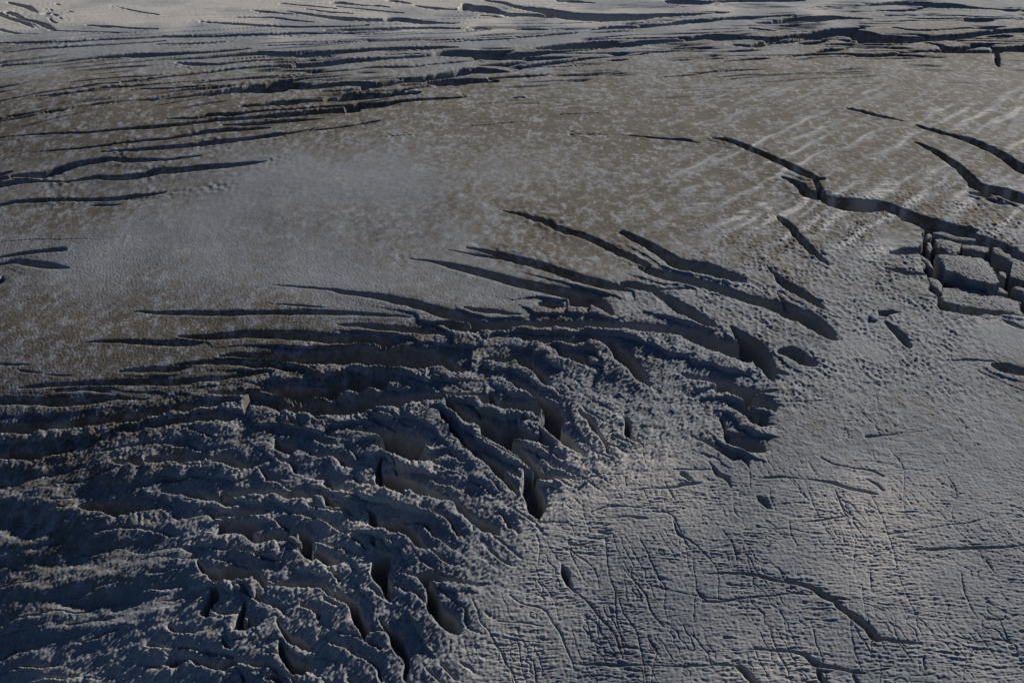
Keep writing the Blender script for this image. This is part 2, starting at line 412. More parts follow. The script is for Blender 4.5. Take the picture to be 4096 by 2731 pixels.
I 1620,670,4 1750,665,18 1860,660,12 1950,660,20 2100,655,18 2200,652,14 2400,633,8
I 1840,190,8 1900,300,8 1880,380,6 1865,430,8 1900,510,5
I 0,470,10 30,560,20 80,600,10 160,650,10 240,730,8 290,800,8 295,900,7 295,1030,6
I 70,620,6 90,720,7 110,810,7
I 130,740,6 140,870,8 145,1000,7 125,1160,6
I 320,530,6 390,630,8 410,690,12 430,750,6
I 460,650,5 490,720,7 520,850,7 545,950,6 570,1010,4
I 150,835,4 300,830,10 420,832,18 560,848,20 680,875,18 800,890,24 900,915,28 970,950,34 1010,985,40 1080,1020,36 1110,1060,40 1180,1110,40 1240,1150,46 1300,1200,50 1340,1260,44 1400,1272,24 1520,1290,20 1600,1300,18 1670,1312,6
I 1050,990,10 1130,998,20 1170,1000,5
I 200,1020,14 300,1025,14 450,1000,12 600,985,10 750,970,10 900,965,6 1000,962,6
I 150,940,10 180,980,20 220,1015,10
I 1260,900,6 1270,1000,7 1290,1150,6
I 1310,800,6 1320,880,10 1320,950,4
I 1180,870,3 1175,1080,5
I 1180,1140,6 1200,1280,8 1230,1400,10 1260,1480,8
I 1310,1230,6 1330,1350,8 1320,1440,5
I 680,1010,4 730,1120,6 770,1280,4
I 910,1150,6 950,1270,10 980,1370,8 1010,1460,8 1040,1580,8
I 650,1210,8 680,1320,8 730,1420,10 770,1490,10
I 500,1330,6 700,1345,16 800,1358,18 880,1380,26 940,1430,40 1020,1455,26 1120,1470,22 1220,1490,22 1280,1495,14
I 970,1480,30 1000,1550,40 1050,1590,30
I 1200,1510,24 1250,1590,30
I 1930,830,10 1945,930,10 1990,1050,8 2040,1130,5
I 2100,740,14 2140,800,10 2145,830,3
I 1840,1040,6 1820,1140,8 1860,1210,4
I 2110,1145,16 2200,1145,10 2220,1145,3
I 2150,1280,8 2250,1278,8
I 2010,1330,14 1960,1430,8 1930,1580,6
I 1380,1380,5 1390,1450,6 1390,1580,6
I 1640,1350,4 1650,1500,6
I 1680,1400,16 1690,1480,20
I 1400,905,3 1530,970,5
I 340,1260,20 420,1265,4
I 2070,1195,4 2120,1240,6
"""
RIFT = "Z 380,30 700,60 1000,130 1300,230 1600,340 1850,430 2077,560 2330,690 2330,1440 1250,1440 1000,1400 920,1370 830,1180 740,1050 720,880 640,640 610,500 650,400 690,240 380,110"

def tile_px(tok):
    ox, oy, s = TILES[tok[0]]
    pts = np.array([[float(v) for v in p.split(',')] for p in tok[1:]])
    pts[:, 0] = ox + pts[:, 0] / s
    pts[:, 1] = oy + pts[:, 1] / s
    if pts.shape[1] > 2:
        pts[:, 2] /= s
    return pts

def catmull(P, n):
    Q = np.vstack([2 * P[0] - P[1], P, 2 * P[-1] - P[-2]])
    out = []
    for i in range(1, len(Q) - 2):
        a, b, c, d = Q[i - 1], Q[i], Q[i + 1], Q[i + 2]
        for k in range(n):
            t = k / n
            out.append(0.5 * (2 * b + (c - a) * t + (2 * a - 5 * b + 4 * c - d) * t * t + (3 * b - a - 3 * c + d) * t ** 3))
    out.append(P[-1])
    return np.array(out)

# ------------------------------------------------------------------ the glacier's grid: finer near, coarser far
NX, NY = 2180, 1780
bpix = np.linspace(IMG_H * 1.13, -IMG_H * 0.11, NY)
_, ry, rz = ray(np.full(NY, IMG_W / 2), bpix)
ys = -CAM_H / rz * ry
near = np.linspace(60, ys[0], 25)[:-1]
far = ys[-1] * np.geomspace(1.0, 18.0, 40)[1:]
YS = np.concatenate([near, ys, far])
us = (np.linspace(-0.14, 1.14, NX) - 0.5) * IMG_W / FPX
side = np.geomspace(1.0, 6.0, 25)[1:]
US = np.concatenate([us[0] * side[::-1], us, us[-1] * side])
NXT, NYT = len(US), len(YS)
Y = np.repeat(YS[:, None], NXT, 1).astype(F32)
X = (US[None, :] * (YS[:, None] * CP + CAM_H * SP)).astype(F32)
H = h0(X.astype(float), Y.astype(float)).astype(F32)
PX, PY = project(X, Y, H)
PX = PX.astype(F32); PY = PY.astype(F32)
CELL = ((us[1] - us[0]) * (Y * CP + CAM_H * SP)).astype(F32)

def blob(cx, cy, rx, ry, p=1.0):
    return np.exp(-(((PX - cx) / rx) ** 2 + ((PY - cy) / ry) ** 2) ** p).astype(F32)

def poly_mask(pts, soft):
    """1 inside a traced region, fading to 0 across its edge"""
    inside = np.zeros(PX.shape, bool)
    dist = np.full(PX.shape, 1e9, F32)
    n = len(pts)
    for k in range(n):
        ax, ay = pts[k]; bx, by = pts[(k + 1) % n]
        c = (ay > PY) != (by > PY)
        inside ^= c & (PX < (bx - ax) * (PY - ay) / (by - ay + 1e-9) + ax)
        ex, ey = bx - ax, by - ay
        t = np.clip(((PX - ax) * ex + (PY - ay) * ey) / (ex * ex + ey * ey), 0, 1)
        dist = np.minimum(dist, np.hypot(PX - ax - ex * t, PY - ay - ey * t))
    return smooth(-soft, soft, np.where(inside, dist, -dist)).astype(F32)

icefall = poly_mask([(-900, 1760), (500, 1640), (1100, 1460), (1400, 1390), (1900, 1300), (2400, 1230), (2900, 1330), (3080, 1560), (3080, 1760),
                     (2600, 1860), (2280, 2010), (2080, 2190), (1930, 2450), (1850, 2612), (1800, 3000), (-900, 3000)], 150)
chaos = poly_mask([(-900, 1900), (500, 1830), (900, 1680), (1250, 1560), (1800, 1560), (2300, 1640), (2420, 1760), (2180, 1990), (1980, 2190), (1860, 2450),
                   (1800, 2612), (1750, 3000), (-900, 3000)], 170)
calm = blob(170, 2280, 640, 400, 2.0)                    # the smooth slopes in the near left corner

# warp makes every crevasse edge ragged
w1 = noise(X / 9, Y / 12, 1); w2 = noise(X / 9, Y / 12, 2)
w3 = noise(X / 4.1 + 0.2 * Y, Y / 4.4, 3) * (0.6 + 0.6 * w1) + 0.45 * noise(X / 1.7, Y / 1.9, 5)
w4 = noise(X / 4.1, Y / 4.4 + 0.2 * X, 4) * (0.6 + 0.6 * w2) + 0.45 * noise(X / 1.7, Y / 1.9, 6)
amp = 0.80 - 0.2 * icefall
fade = (1.0 / (1 + np.exp((Y - 860) / 60))).astype(F32)
WX = X + (1.1 * w1 * (0.5 + icefall * 1.2) + 0.38 * w3 * amp * fade).astype(F32)
WY = Y + (1.3 * w2 * (0.5 + icefall * 1.5) + 0.5 * w4 * amp * fade).astype(F32)
del w1, w2, w3, w4

D = np.full(X.shape, -70.0, F32)       # signed distance into the nearest opening
WID = np.zeros(X.shape, F32)           # its half width
widen = (1 + 0.26 * icefall * smooth(2700, 2000, PX)).astype(F32)

def index_box(x0, x1, y0, y1):
    j0 = int(np.searchsorted(YS, y0)); j1 = int(np.searchsorted(YS, y1)) + 1
    dep0 = max(y0, 1) * CP + CAM_H * SP; dep1 = y1 * CP + CAM_H * SP
    lo = min(x0 / dep0, x0 / dep1); hi = max(x1 / dep0, x1 / dep1)
    i0 = int(np.searchsorted(US, lo)); i1 = int(np.searchsorted(US, hi)) + 1
    return slice(max(j0 - 1, 0), j1), slice(max(i0 - 1, 0), i1)

def carve(P):
    P = catmull(P, 3)
    T = np.gradient(P[:, :2], axis=0)
    T /= np.linalg.norm(T, axis=1, keepdims=True) + 1e-9
    hw = (1.12 + 0.20 * smooth(700, 300, P[:, 1]))[:, None] * np.maximum(P[:, 2], 1.2 + 0.7 * smooth(1600, 1900, P[:, 1]))[:, None] / 2
    Nn = np.stack([-T[:, 1], T[:, 0]], 1)
    lx, ly = ground(P[:, 0] + Nn[:, 0] * hw[:, 0], P[:, 1] + Nn[:, 1] * hw[:, 0])
    rx, ry_ = ground(P[:, 0] - Nn[:, 0] * hw[:, 0], P[:, 1] - Nn[:, 1] * hw[:, 0])
    cx, cy = (lx + rx) / 2, (ly + ry_) / 2
    tg = np.stack([np.gradient(cx), np.gradient(cy)], 1)
    tg /= np.linalg.norm(tg, axis=1, keepdims=True) + 1e-9
    w = 0.5 * np.abs((lx - rx) * tg[:, 1] - (ly - ry_) * tg[:, 0])
    for k in range(len(P) - 1):
        ax, ay, bx, by, wa, wb = cx[k], cy[k], cx[k + 1], cy[k + 1], w[k], w[k + 1]
        wm = max(wa, wb)
        pad = 1.45 * wm + min(3 + 5 * wm, 50) + 3.0
        sj, si = index_box(min(ax, bx) - pad, max(ax, bx) + pad, min(ay, by) - pad, max(ay, by) + pad)
        px, py = WX[sj, si], WY[sj, si]
        if px.size == 0:
            continue
        ex, ey = bx - ax, by - ay
        L2 = ex * ex + ey * ey + 1e-9
        t = np.clip(((px - ax) * ex + (py - ay) * ey) / L2, 0, 1).astype(F32)
        wt = ((wa + (wb - wa) * t) * widen[sj, si]).astype(F32)
        d = wt - np.hypot(px - (ax + ex * t), py - (ay + ey * t)).astype(F32)
        Dv, Wv = D[sj, si], WID[sj, si]
        m = d > Dv
        Dv[m] = d[m]
        Wv[m] = wt[m]

for line in CREVASSES.strip().splitlines():
    carve(tile_px(line.split()))

def carve_polygon(tok, half):
    P = tile_px(tok)
    gx, gy = ground(P[:, 0], P[:, 1])
    pad = 45
    sj, si = index_box(gx.min() - pad, gx.max() + pad, gy.min() - pad, gy.max() + pad)
    px = WX[sj, si] + 2.2 * noise(X[sj, si] / 8, Y[sj, si] / 10, 55)
    py = WY[sj, si] + 3.0 * noise(X[sj, si] / 8, Y[sj, si] / 10, 56)
    inside = np.zeros(px.shape, bool)
    dist = np.full(px.shape, 1e9, F32)
    n = len(gx)
    for k in range(n):
        ax, ay, bx, by = gx[k], gy[k], gx[(k + 1) % n], gy[(k + 1) % n]
        c = (ay > py) != (by > py)
        inside ^= c & (px < (bx - ax) * (py - ay) / (by - ay + 1e-12) + ax)
        ex, ey = bx - ax, by - ay
        t = np.clip(((px - ax) * ex + (py - ay) * ey) / (ex * ex + ey * ey), 0, 1)
        dist = np.minimum(dist, np.hypot(px - ax - ex * t, py - ay - ey * t))
    d = np.where(inside, dist, -dist).astype(F32)
    Dv, Wv = D[sj, si], WID[sj, si]
    m = d > Dv
    Dv[m] = d[m]; Wv[m] = half
carve_polygon(RIFT.split(), 9.0)

# ------------------------------------------------------------------ relief
gy_, gx_ = np.gradient(D)
dXu = np.gradient(X, axis=1); dYv = np.gradient(Y, axis=0); dXv = np.gradient(X, axis=0)
Dx = gx_ / dXu
Dy = (gy_ - Dx * dXv) / dYv
gl = np.hypot(Dx, Dy) + 1e-4
CELL = (np.abs(Dx) * CELL + np.abs(Dy) * np.gradient(YS)[:, None].astype(F32)) / gl
facing = (Dx * SA + Dy * CA) / gl      # >0: the opening lies towards the sun
del gx_, gy_, dXu, dYv, dXv, Dx, Dy
out_d = np.maximum(-D, 0)
valid = (D > -68)
Wc = np.clip(WID, 0, 9)
lip_len = 1.0 + (1.1 + 1.0 * icefall) * Wc
near_lip = np.clip(facing, 0, 1) * (0.75 * np.exp(-(out_d / (1.25 * lip_len)) ** 2) + 0.25 * np.exp(-out_d / lip_len)) * valid
far_lip = np.clip(-facing, 0, 1) * np.exp(-out_d / (0.6 * lip_len + 0.5)) * valid
lift = (0.14 + 0.40 * icefall) * np.minimum(Wc, 6)
narrow = smooth(1.3, 0.7, Wc)
inside = smooth(-0.3 * CELL, np.maximum((1.4 + 0.9 * smooth(750, 1000, Y)) * CELL + 0.06 * Wc, narrow * 0.95 * Wc), D)
depth = np.clip((3.2 + 2.0 * icefall) * Wc * (1 - 0.6 * narrow) + 0.2, 0.5, 28.0)
rim = (0.10 * np.minimum(Wc, 4) + 0.05) * np.exp(-out_d / (0.35 + 0.15 * Wc)) * valid

n_big = noise(X / 70, Y / 90, 10) * 1.6 + noise(X / 26, Y / 34, 11) * 0.7
H = H + n_big * (0.45 + 1.2 * chaos)
H = H + np.where(D > -68, lift * (near_lip - (0.25 + 0.5 * icefall) * far_lip), 0) * (1 - inside)
H = H - rim

# sun cups on the right, wind furrows lower right, slanting grooves in the icefall
cup_m = np.clip(1.15 * blob(3450, 1230, 800, 420, 1.5) + 0.9 * blob(3880, 880, 420, 170) + 0.5 * blob(2900, 1350, 500, 300), 0, 1)
cup_m *= smooth(0.0, 0.25, noise(X / 60, Y / 80, 30) + 0.45)
ang = R(38)
xr, yr = X * math.cos(ang) + Y * math.sin(ang), -X * math.sin(ang) + Y * math.cos(ang)
wob = noise(X / 6, Y / 6, 31)
H = H + cup_m * (0.55 + 0.75 * smooth(-0.4, 0.5, noise(X / 18, Y / 26, 87))) * (cells(X / 3.0 + 0.35 * wob, Y / 4.8 + 0.3 * wob, 32) - 0.45)
H = H + cup_m * 0.28 * smooth(0.0, 0.5, noise(X / 24, Y / 30, 88)) * (cells(X / 6.2 + 0.4 * wob, Y / 8.0 + 0.3 * wob, 89) - 0.45)
H = H + cup_m * 0.30 * noise(xr / 9, yr / 1.8, 33)
low_r = smooth(1650, 2050, PY) * (1 - 0.75 * cup_m)
flat = smooth(0.0, 1.0, low_r) * (1 - icefall)
wob2 = noise(X / 13, Y / 5, 75); wob3 = noise(X / 5 + 0.3 * Y, Y / 7, 76)
fur = (noise(X / 9.5 + 0.7 * wob + 0.11 * Y, Y / 1.45 + 0.16 * X + 0.9 * wob2, 34)
       + 0.7 * noise(X / 6.2 + 0.6 * wob3 - 0.23 * Y, Y / 1.05 - 0.12 * X + 0.8 * wob2, 35)
       + 0.4 * noise(X / 2.1 + 0.37 * Y, Y / 0.8 + 0.07 * X + 0.5 * wob3, 77))
patch = 0.45 + 0.55 * smooth(-0.3, 0.4, noise(X / 28, Y / 22, 36))
H = H + flat * 0.25 * fur * patch
phi = Y + 1.35 * 28 * np.logaddexp(0, (X + 105) / 28.0) - 0.1 * X + 8.0 * noise(X / 42, Y / 30, 70) + 2.6 * noise(X / 13, Y / 12, 71) + 0.7 * noise(X / 4, Y / 4, 74)
ph = phi / 10.5
fr = ph - np.floor(ph)
saw = np.where(fr < 0.80, fr / 0.80, (1 - fr) / 0.20)
saw = 1 - (1 - saw) ** 1.6
saw_h = 1.25 * smooth(-0.4, 0.45, noise(X / 24, Y / 18, 72)) + 0.1
H = H + chaos * (1 - 0.85 * calm) * saw_h * (1.5 * (saw - 0.5) - 5.0 * np.exp(-((fr - 0.90) / 0.085) ** 2) * smooth(0.45, 0.9, saw_h)) * (0.12 + 0.88 * (1 - np.exp(-out_d / 7)))
H = H + calm * (2.2 * noise(X / 30, Y / 16, 85) + 0.7 * noise(X / 11, Y / 6, 86))
vert = np.abs(noise((X + 0.22 * Y) / 5.2 + 0.45 * noise(X / 20, Y / 34, 37), Y / 55 + 0.3 * wob2, 38) + 0.12 * wob)
lines = np.maximum(flat, 0.7 * smooth(1200, 1550, PY) * smooth(2750, 3100, PX) * (1 - icefall))
H = H - lines * 0.42 * np.exp(-(vert / 0.035) ** 2) * smooth(-0.1, 0.25, noise(X / 22, Y / 30, 73))
hori = np.abs(noise(X / 55 + 0.3 * wob2, (Y + 0.2 * X) / 6.5 + 0.5 * noise(X / 16, Y / 16, 78), 79))
H = H - lines * 0.35 * np.exp(-(hori / 0.04) ** 2) * smooth(0.2, 0.45, noise(X / 25, Y / 18, 80))
acr = Y - 0.35 * X + 0.0004 * X * X + 6 * noise(X / 60, Y / 80, 81)
band = np.exp(-((PY - (330 - 0.06 * PX)) / 170) ** 2)
thin = np.abs(noise(X / 190, acr / 22, 82) + 0.25 * noise(X / 60, acr / 9, 83))
H = H - band * np.minimum(4.0, 0.0032 * Y) * np.exp(-(thin / 0.12) ** 2) * smooth(-0.15, 0.2, noise(X / 90, acr / 60, 84))
hump = noise((X + 0.5 * Y) / 5.5 + 0.5 * wob2, (Y - 0.4 * X) / 6.5, 39)
H = H + (0.05 * flat + 0.22 * smooth(1300, 1700, PY) * smooth(2300, 3000, PX) * (1 - flat) * (1 - icefall)) * hump
ang2 = R(52)
xs_, ys_ = X * math.cos(ang2) + Y * math.sin(ang2), -X * math.sin(ang2) + Y * math.cos(ang2)
gro = noise(xs_ / 8 + 0.6 * wob, ys_ / 1.25, 40) + 0.7 * noise(xs_ / 4, ys_ / 0.75, 41)
ic_only = icefall * (1 - 0.5 * calm)
H = H + ic_only * (0.54 * gro + 0.52 * noise(X / 7.5, Y / 9, 42) + 0.20 * noise(X / 1.9, Y / 2.4, 43))
# the smooth firn and the far ice: only a fine tooth, rougher along the crevasse bands
far_m = 1 - smooth(900, 1300, PY + 0.12 * (2048 - PX))
rough = np.exp(-out_d / 9.0) * valid
H = H + (0.05 + 0.05 * far_m + 0.75 * far_m * rough * smooth(-0.2, 0.5, noise(X / 40, Y / 60, 44))) * noise(X / 4.2, Y / 6.5, 45)
H = H + (0.05 + 0.10 * (1 - far_m)) * noise(X / 1.3, Y / 2.0, 46)
stripe = smooth(2300, 3000, PX) * smooth(1150, 800, PY) * smooth(250, 450, PY)
H = H + stripe * 0.40 * noise((X * 0.6 + Y * 0.8) / 46 + 0.4 * wob2, (-X * 0.8 + Y * 0.6) / 8.5 + 0.5 * noise(X / 30, Y / 40, 62), 61)

# walls and floors of the openings
bed = noise(X / 7, Y / 9, 50) * 0.30 + noise(X / 2.5, Y / 3, 51) * 0.10
taper = 0.55 + 0.45 * smooth(0.0, 0.6, D / np.maximum(Wc, 0.05))
H = H - inside * depth * taper * (1 + bed) * smooth(ys[-1], ys[-60], Y)

# the coarse outer cells carry only the large lie of the ice
keep = (smooth(us[0], us[40], US) * smooth(us[-1], us[-41], US))[None, :] * (smooth(ys[0], ys[30], YS) * smooth(ys[-1], ys[-30], YS))[:, None]
Hb = h0(X.astype(float), Y.astype(float)) + 0.8 * n_big * 0.45
H = Hb + (H - Hb) * keep

# Dust on the ice, with some light and shade painted in (large patches; the shader breaks them up)
dust_and_light = (0.22 * blob(600, 90, 1300, 170) + 0.5 * blob(200, 500, 900, 210) + 0.35 * blob(300, 830, 420, 110)
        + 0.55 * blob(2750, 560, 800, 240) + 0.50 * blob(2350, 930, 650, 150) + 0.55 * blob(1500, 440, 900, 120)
        + 0.45 * blob(800, 1330, 900, 170) + 0.40 * blob(250, 1650, 800, 330) + 0.4 * blob(3600, 560, 500, 230)  # right-edge patch below is painted darker to offset the sun's glow
        + 0.30 * blob(3500, 200, 900, 140) + 0.07 + 0.12 * blob(2000, 700, 2200, 450) + 0.3 * blob(4200, 300, 600, 260) - 0.13 * low_r - 0.05 * icefall * smooth(300, 1300, PX) + 0.2 * calm - 0.19 * blob(1300, 800, 950, 280) - 0.34 * blob(1200, 40, 2600, 160) - 0.2 * blob(400, 0, 900, 200))  # calm corner: brown tint plus painted shade; icefall lobes painted paler, as if sunlit
dust_and_light = np.clip((dust_and_light + 0.22 * noise(X / 60, Y / 110, 60) + stripe * 1.35 * noise((X * 0.6 + Y * 0.8) / 130 + 0.4 * wob2, (-X * 0.8 + Y * 0.6) / 8.5 + 0.5 * noise(X / 30, Y / 40, 62), 61)) * (1 - 0.85 * inside), -0.2, 0.9)

# ------------------------------------------------------------------ materials
def ice_material(name, with_dust_and_light):
    m = bpy.data.materials.new(name)
    m.use_nodes = True
    nt = m.node_tree
    N, Lk = nt.nodes, nt.links
    b = N["Principled BSDF"]
    b.inputs["Roughness"].default_value = 0.9
    b.inputs["Specular IOR Level"].default_value = 0.06
    tc = N.new("ShaderNodeTexCoord")
    mp = N.new("ShaderNodeMapping")
    mp.inputs["Scale"].default_value = (1.0, 0.55, 1.0)
    Lk.new(tc.outputs["Object"], mp.inputs["Vector"])
    def tex(scale, detail, rough=0.6):
        t = N.new("ShaderNodeTexNoise")
        t.inputs["Scale"].default_value = scale
        t.inputs["Detail"].default_value = detail
        t.inputs["Roughness"].default_value = rough
        Lk.new(mp.outputs[0], t.inputs["Vector"])
        return t
    def math_(op, a, b_=None, c=None):
        n = N.new("ShaderNodeMath"); n.operation = op
        for i, v in enumerate((a, b_, c)):
            if v is None:
                continue
            if isinstance(v, (int, float)):
                n.inputs[i].default_value = v
            else:
                Lk.new(v, n.inputs[i])
        return n.outputs[0]
    fine = tex(0.42, 5, 0.75)
    med = tex(0.075, 6, 0.7)
    if with_dust_and_light:
        at = N.new("ShaderNodeAttribute"); at.attribute_name = "dust_and_light"
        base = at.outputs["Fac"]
    else:
        v = N.new("ShaderNodeValue"); v.outputs[0].default_value = 0.12
        base = v.outputs[0]
    f1 = math_('MULTIPLY_ADD', fine.outputs["Fac"], 1.9, -0.95)
    f2 = math_('MULTIPLY_ADD', med.outputs["Fac"], 2.4, -1.2)
    mid = tex(0.17, 4, 0.6)
    f3 = math_('MULTIPLY_ADD', mid.outputs["Fac"], 2.0, -1.0)
    wgt = math_('MAXIMUM', math_('MULTIPLY_ADD', base, 2.2, 0.05), 0.1)
    mott = math_('ADD', math_('ADD', math_('MULTIPLY', f1, 1.5), math_('MULTIPLY', f3, 1.6)), math_('MULTIPLY', f2, 0.8))
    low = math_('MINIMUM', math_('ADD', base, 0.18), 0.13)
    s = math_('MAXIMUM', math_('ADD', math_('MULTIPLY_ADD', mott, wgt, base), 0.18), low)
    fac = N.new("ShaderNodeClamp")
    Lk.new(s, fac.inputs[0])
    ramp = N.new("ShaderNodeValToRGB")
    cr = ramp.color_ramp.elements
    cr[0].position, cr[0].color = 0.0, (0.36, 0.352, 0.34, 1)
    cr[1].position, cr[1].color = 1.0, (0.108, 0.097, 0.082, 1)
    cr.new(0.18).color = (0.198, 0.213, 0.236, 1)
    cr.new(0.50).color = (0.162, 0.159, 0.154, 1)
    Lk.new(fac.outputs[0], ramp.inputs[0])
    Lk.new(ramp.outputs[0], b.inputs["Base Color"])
    bt = tex(1.1, 4, 0.7)
    bp = N.new("ShaderNodeBump")
    bp.inputs["Strength"].default_value = 0.55
    bp.inputs["Distance"].default_value = 0.35
    Lk.new(bt.outputs["Fac"], bp.inputs["Height"])
    Lk.new(bp.outputs[0], b.inputs["Normal"])
    return m

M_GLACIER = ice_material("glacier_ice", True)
M_CRUST = ice_material("firn_crust", False)
M_WALL = ice_material("ice_wall", False)

def grid_mesh(name, X, Y, Z, mat, attr=None):
    ny, nx = X.shape
    me = bpy.data.meshes.new(name)
    nv = nx * ny
    co = np.empty((nv, 3), F32)
    co[:, 0] = X.ravel(); co[:, 1] = Y.ravel(); co[:, 2] = Z.ravel()
    idx = np.arange(nv, dtype=np.int32).reshape(ny, nx)
    q = np.stack([idx[:-1, :-1], idx[:-1, 1:], idx[1:, 1:], idx[1:, :-1]], -1).reshape(-1, 4)
    me.vertices.add(nv)
    me.vertices.foreach_set("co", co.ravel())
    me.loops.add(q.size)
    me.loops.foreach_set("vertex_index", q.ravel())
    me.polygons.add(len(q))
    me.polygons.foreach_set("loop_start", np.arange(0, q.size, 4, dtype=np.int32))
    me.update(calc_edges=True)
    me.polygons.foreach_set("use_smooth", np.ones(len(q), bool))
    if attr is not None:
        a = me.attributes.new("dust_and_light", 'FLOAT', 'POINT')
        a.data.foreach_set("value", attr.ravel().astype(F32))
    me.materials.append(mat)
    o = bpy.data.objects.new(name, me)
    COL.objects.link(o)
    return o

glacier = grid_mesh("glacier_terrain", X, Y, H, M_GLACIER, dust_and_light)
glacier["kind"] = "structure"

# ------------------------------------------------------------------ separate blocks of ice
def ice_thing(name, label, cat, group, outline, top=0.0, drop=24.0, tilt=(0, 0), dome=0.5, rough=0.5, flare=0.06, seed=0, cup=3.4):
    P = tile_px(outline.split())
    gx, gy = ground(P[:, 0], P[:, 1], top)
    cx, cy = gx.mean(), gy.mean()
    zc = float(h0(np.array(cx), np.array(cy))) + top
    # resample the outline
    qx, qy = np.append(gx, gx[0]), np.append(gy, gy[0])
    seg = np.hypot(np.diff(qx), np.diff(qy))
    acc = np.concatenate([[0], np.cumsum(seg)])
    per = acc[-1]
    n = int(np.clip(per / 0.45, 28, 180))
    tt = np.linspace(0, per, n, endpoint=False)
    ox, oy = np.interp(tt, acc, qx) - cx, np.interp(tt, acc, qy) - cy
    for _ in range(1):                                   # ease the corners
        ox = 0.25 * np.roll(ox, 1) + 0.5 * ox + 0.25 * np.roll(ox, -1)
        oy = 0.25 * np.roll(oy, 1) + 0.5 * oy + 0.25 * np.roll(oy, -1)
    size = math.sqrt(max(1e-3, 0.5 * abs(np.sum(ox * np.roll(oy, -1) - oy * np.roll(ox, -1)))))
    wx = noise(cx + ox * 0.6 + seed * 13.7, cy + oy * 0.6, 70 + seed)
    s = 1 + (0.08 * wx + 0.09 * noise(cx + ox * 0.25, cy + oy * 0.25, 170 + seed)) * min(rough, 0.8)
    ox, oy = ox * s, oy * s
    rise = min(1.0, size * 0.25) * dome
    def topz(x, y, k):
        z = tilt[0] * x + tilt[1] * y + rise * (1 - k * k)
        z = z + rough * (0.36 * (cells((x + cx) / cup, (y + cy) / (cup * 1.5), 80 + seed) - 0.45) + 0.3 * noise((x + cx) / 1.3, (y + cy) / 1.9, 81 + seed))
        return z
    root = bpy.data.objects.new(name, None)
    COL.objects.link(root)
    base_z = zc - drop
    root.location = (cx, cy, base_z)
    root.empty_display_size = 1.0
    root["label"] = label; root["category"] = cat
    if group:
        root["group"] = group
    rings = max(6, int(size / 0.45))
    ks = np.linspace(1, 0.02, rings)
    V, Fc = [], []
    for k in ks:
        x, y = ox * k, oy * k
        z = topz(x, y, k) - 0.12 * min(1, size * .2) * math.exp(-(1 - k) * rings * 0.9)
        V.append(np.stack([x, y, z + drop], 1))
    V = np.vstack(V)
    for r in range(rings - 1):
        for i in range(n):
            j = (i + 1) % n
            Fc.append((r * n + i, r * n + j, (r + 1) * n + j, (r + 1) * n + i))
    Fc.append(tuple((rings - 1) * n + i for i in range(n)))
    def add(nm, V, Fc, mat):
        me = bpy.data.meshes.new(nm)
        me.from_pydata([tuple(map(float, v)) for v in V], [], Fc)
        me.update()
        me.polygons.foreach_set("use_smooth", np.ones(len(me.polygons), bool))
        me.materials.append(mat)
        o = bpy.data.objects.new(nm, me)
        COL.objects.link(o)
        o.parent = root
        return o
    edge_z = V[:n, 2].copy()
    add("firn_cap", V, Fc, M_CRUST)
    dz = np.unique(np.concatenate([[0.0, 0.12, 0.4], np.linspace(0.9, drop, max(6, int(drop / 1.0)))]))
    W = []
    for d in dz:
        g = 1 + flare * min(1.5, d / max(size, 1.0)) * 1.2 + (0.012 if d > 0 else 0)
        ph = np.arange(n) / n * 2 * np.pi
        nz = noise((ox + cx) / 2.2 + d * 0.12, (oy + cy) / 2.2 + d * 0.35, 90 + seed) * min(1.0, d) * 0.05 * rough
        x, y = ox * (g + nz), oy * (g + nz)
        z = edge_z + drop - drop - d
        z = edge_z - d if d < drop * 0.7 else edge_z * (1 - (d - drop * .7) / (drop * .3)) + drop * (d - drop * .7) / (drop * .3) - d
        W.append(np.stack([x, y, z], 1))
    W = np.vstack(W)
    FW = []
    for r in range(len(dz) - 1):
        for i in range(n):
            j = (i + 1) % n
            FW.append((r * n + j, r * n + i, (r + 1) * n + i, (r + 1) * n + j))
    add("ice_wall", W, FW, M_WALL)
    return root

GR = "broken ice blocks standing in the open rift"
ice_thing("ice_block", "thin knife-edged ice slab along the foot of the long dark crevasse above the other blocks", "ice block", GR,
          "Z 805,285 920,268 1120,348 1260,355 1390,368 1390,392 1240,388 1100,378 900,318", -2.0, 20, seed=1, rough=0.6)
ice_thing("ice_block", "crumbled rough block with a notched top just behind the broad pitted block", "ice block", GR,
          "Z 838,385 930,370 1060,400 1200,440 1190,500 1150,560 1040,565 960,515 860,480", -3.0, 20, seed=2, rough=1.0, dome=1.0)
ice_thing("ice_block", "small square-ended block between the crumbled block and the right bank of the rift", "ice block", GR,
          "Z 1225,450 1400,462 1590,490 1570,530 1530,562 1380,530 1225,500", -3.0, 20, seed=3, rough=0.7)
ice_thing("ice_block", "large ice platform at the right picture edge jutting into the rift", "ice block", GR,
          "Z 1640,492 1740,505 1800,565 1885,590 1895,625 2077,690 2330,760 2330,970 2077,930 1880,885 1930,800 1920,710 1800,640 1660,560", -0.8, 24, seed=4, rough=1.0)
ice_thing("ice_block", "broad pitted ice block with a flat top in the middle of the rift", "ice block", GR,
          "Z 850,592 1000,582 1150,590 1340,605 1520,632 1610,740 1680,850 1722,960 1690,1005 1560,985 1320,930 1150,850 1000,815 960,700", 1.2, 26, tilt=(-0.03, -0.03), seed=5, rough=1.1, dome=0.8)
ice_thing("ice_block", "low wedge-shaped ledge wedged under the front of the broad pitted block", "ice block", GR,
          "Z 1330,965 1510,985 1690,1020 1780,1060 1865,1135 1700,1110 1550,1060 1400,1010", -4.5, 18, seed=6, rough=0.5)
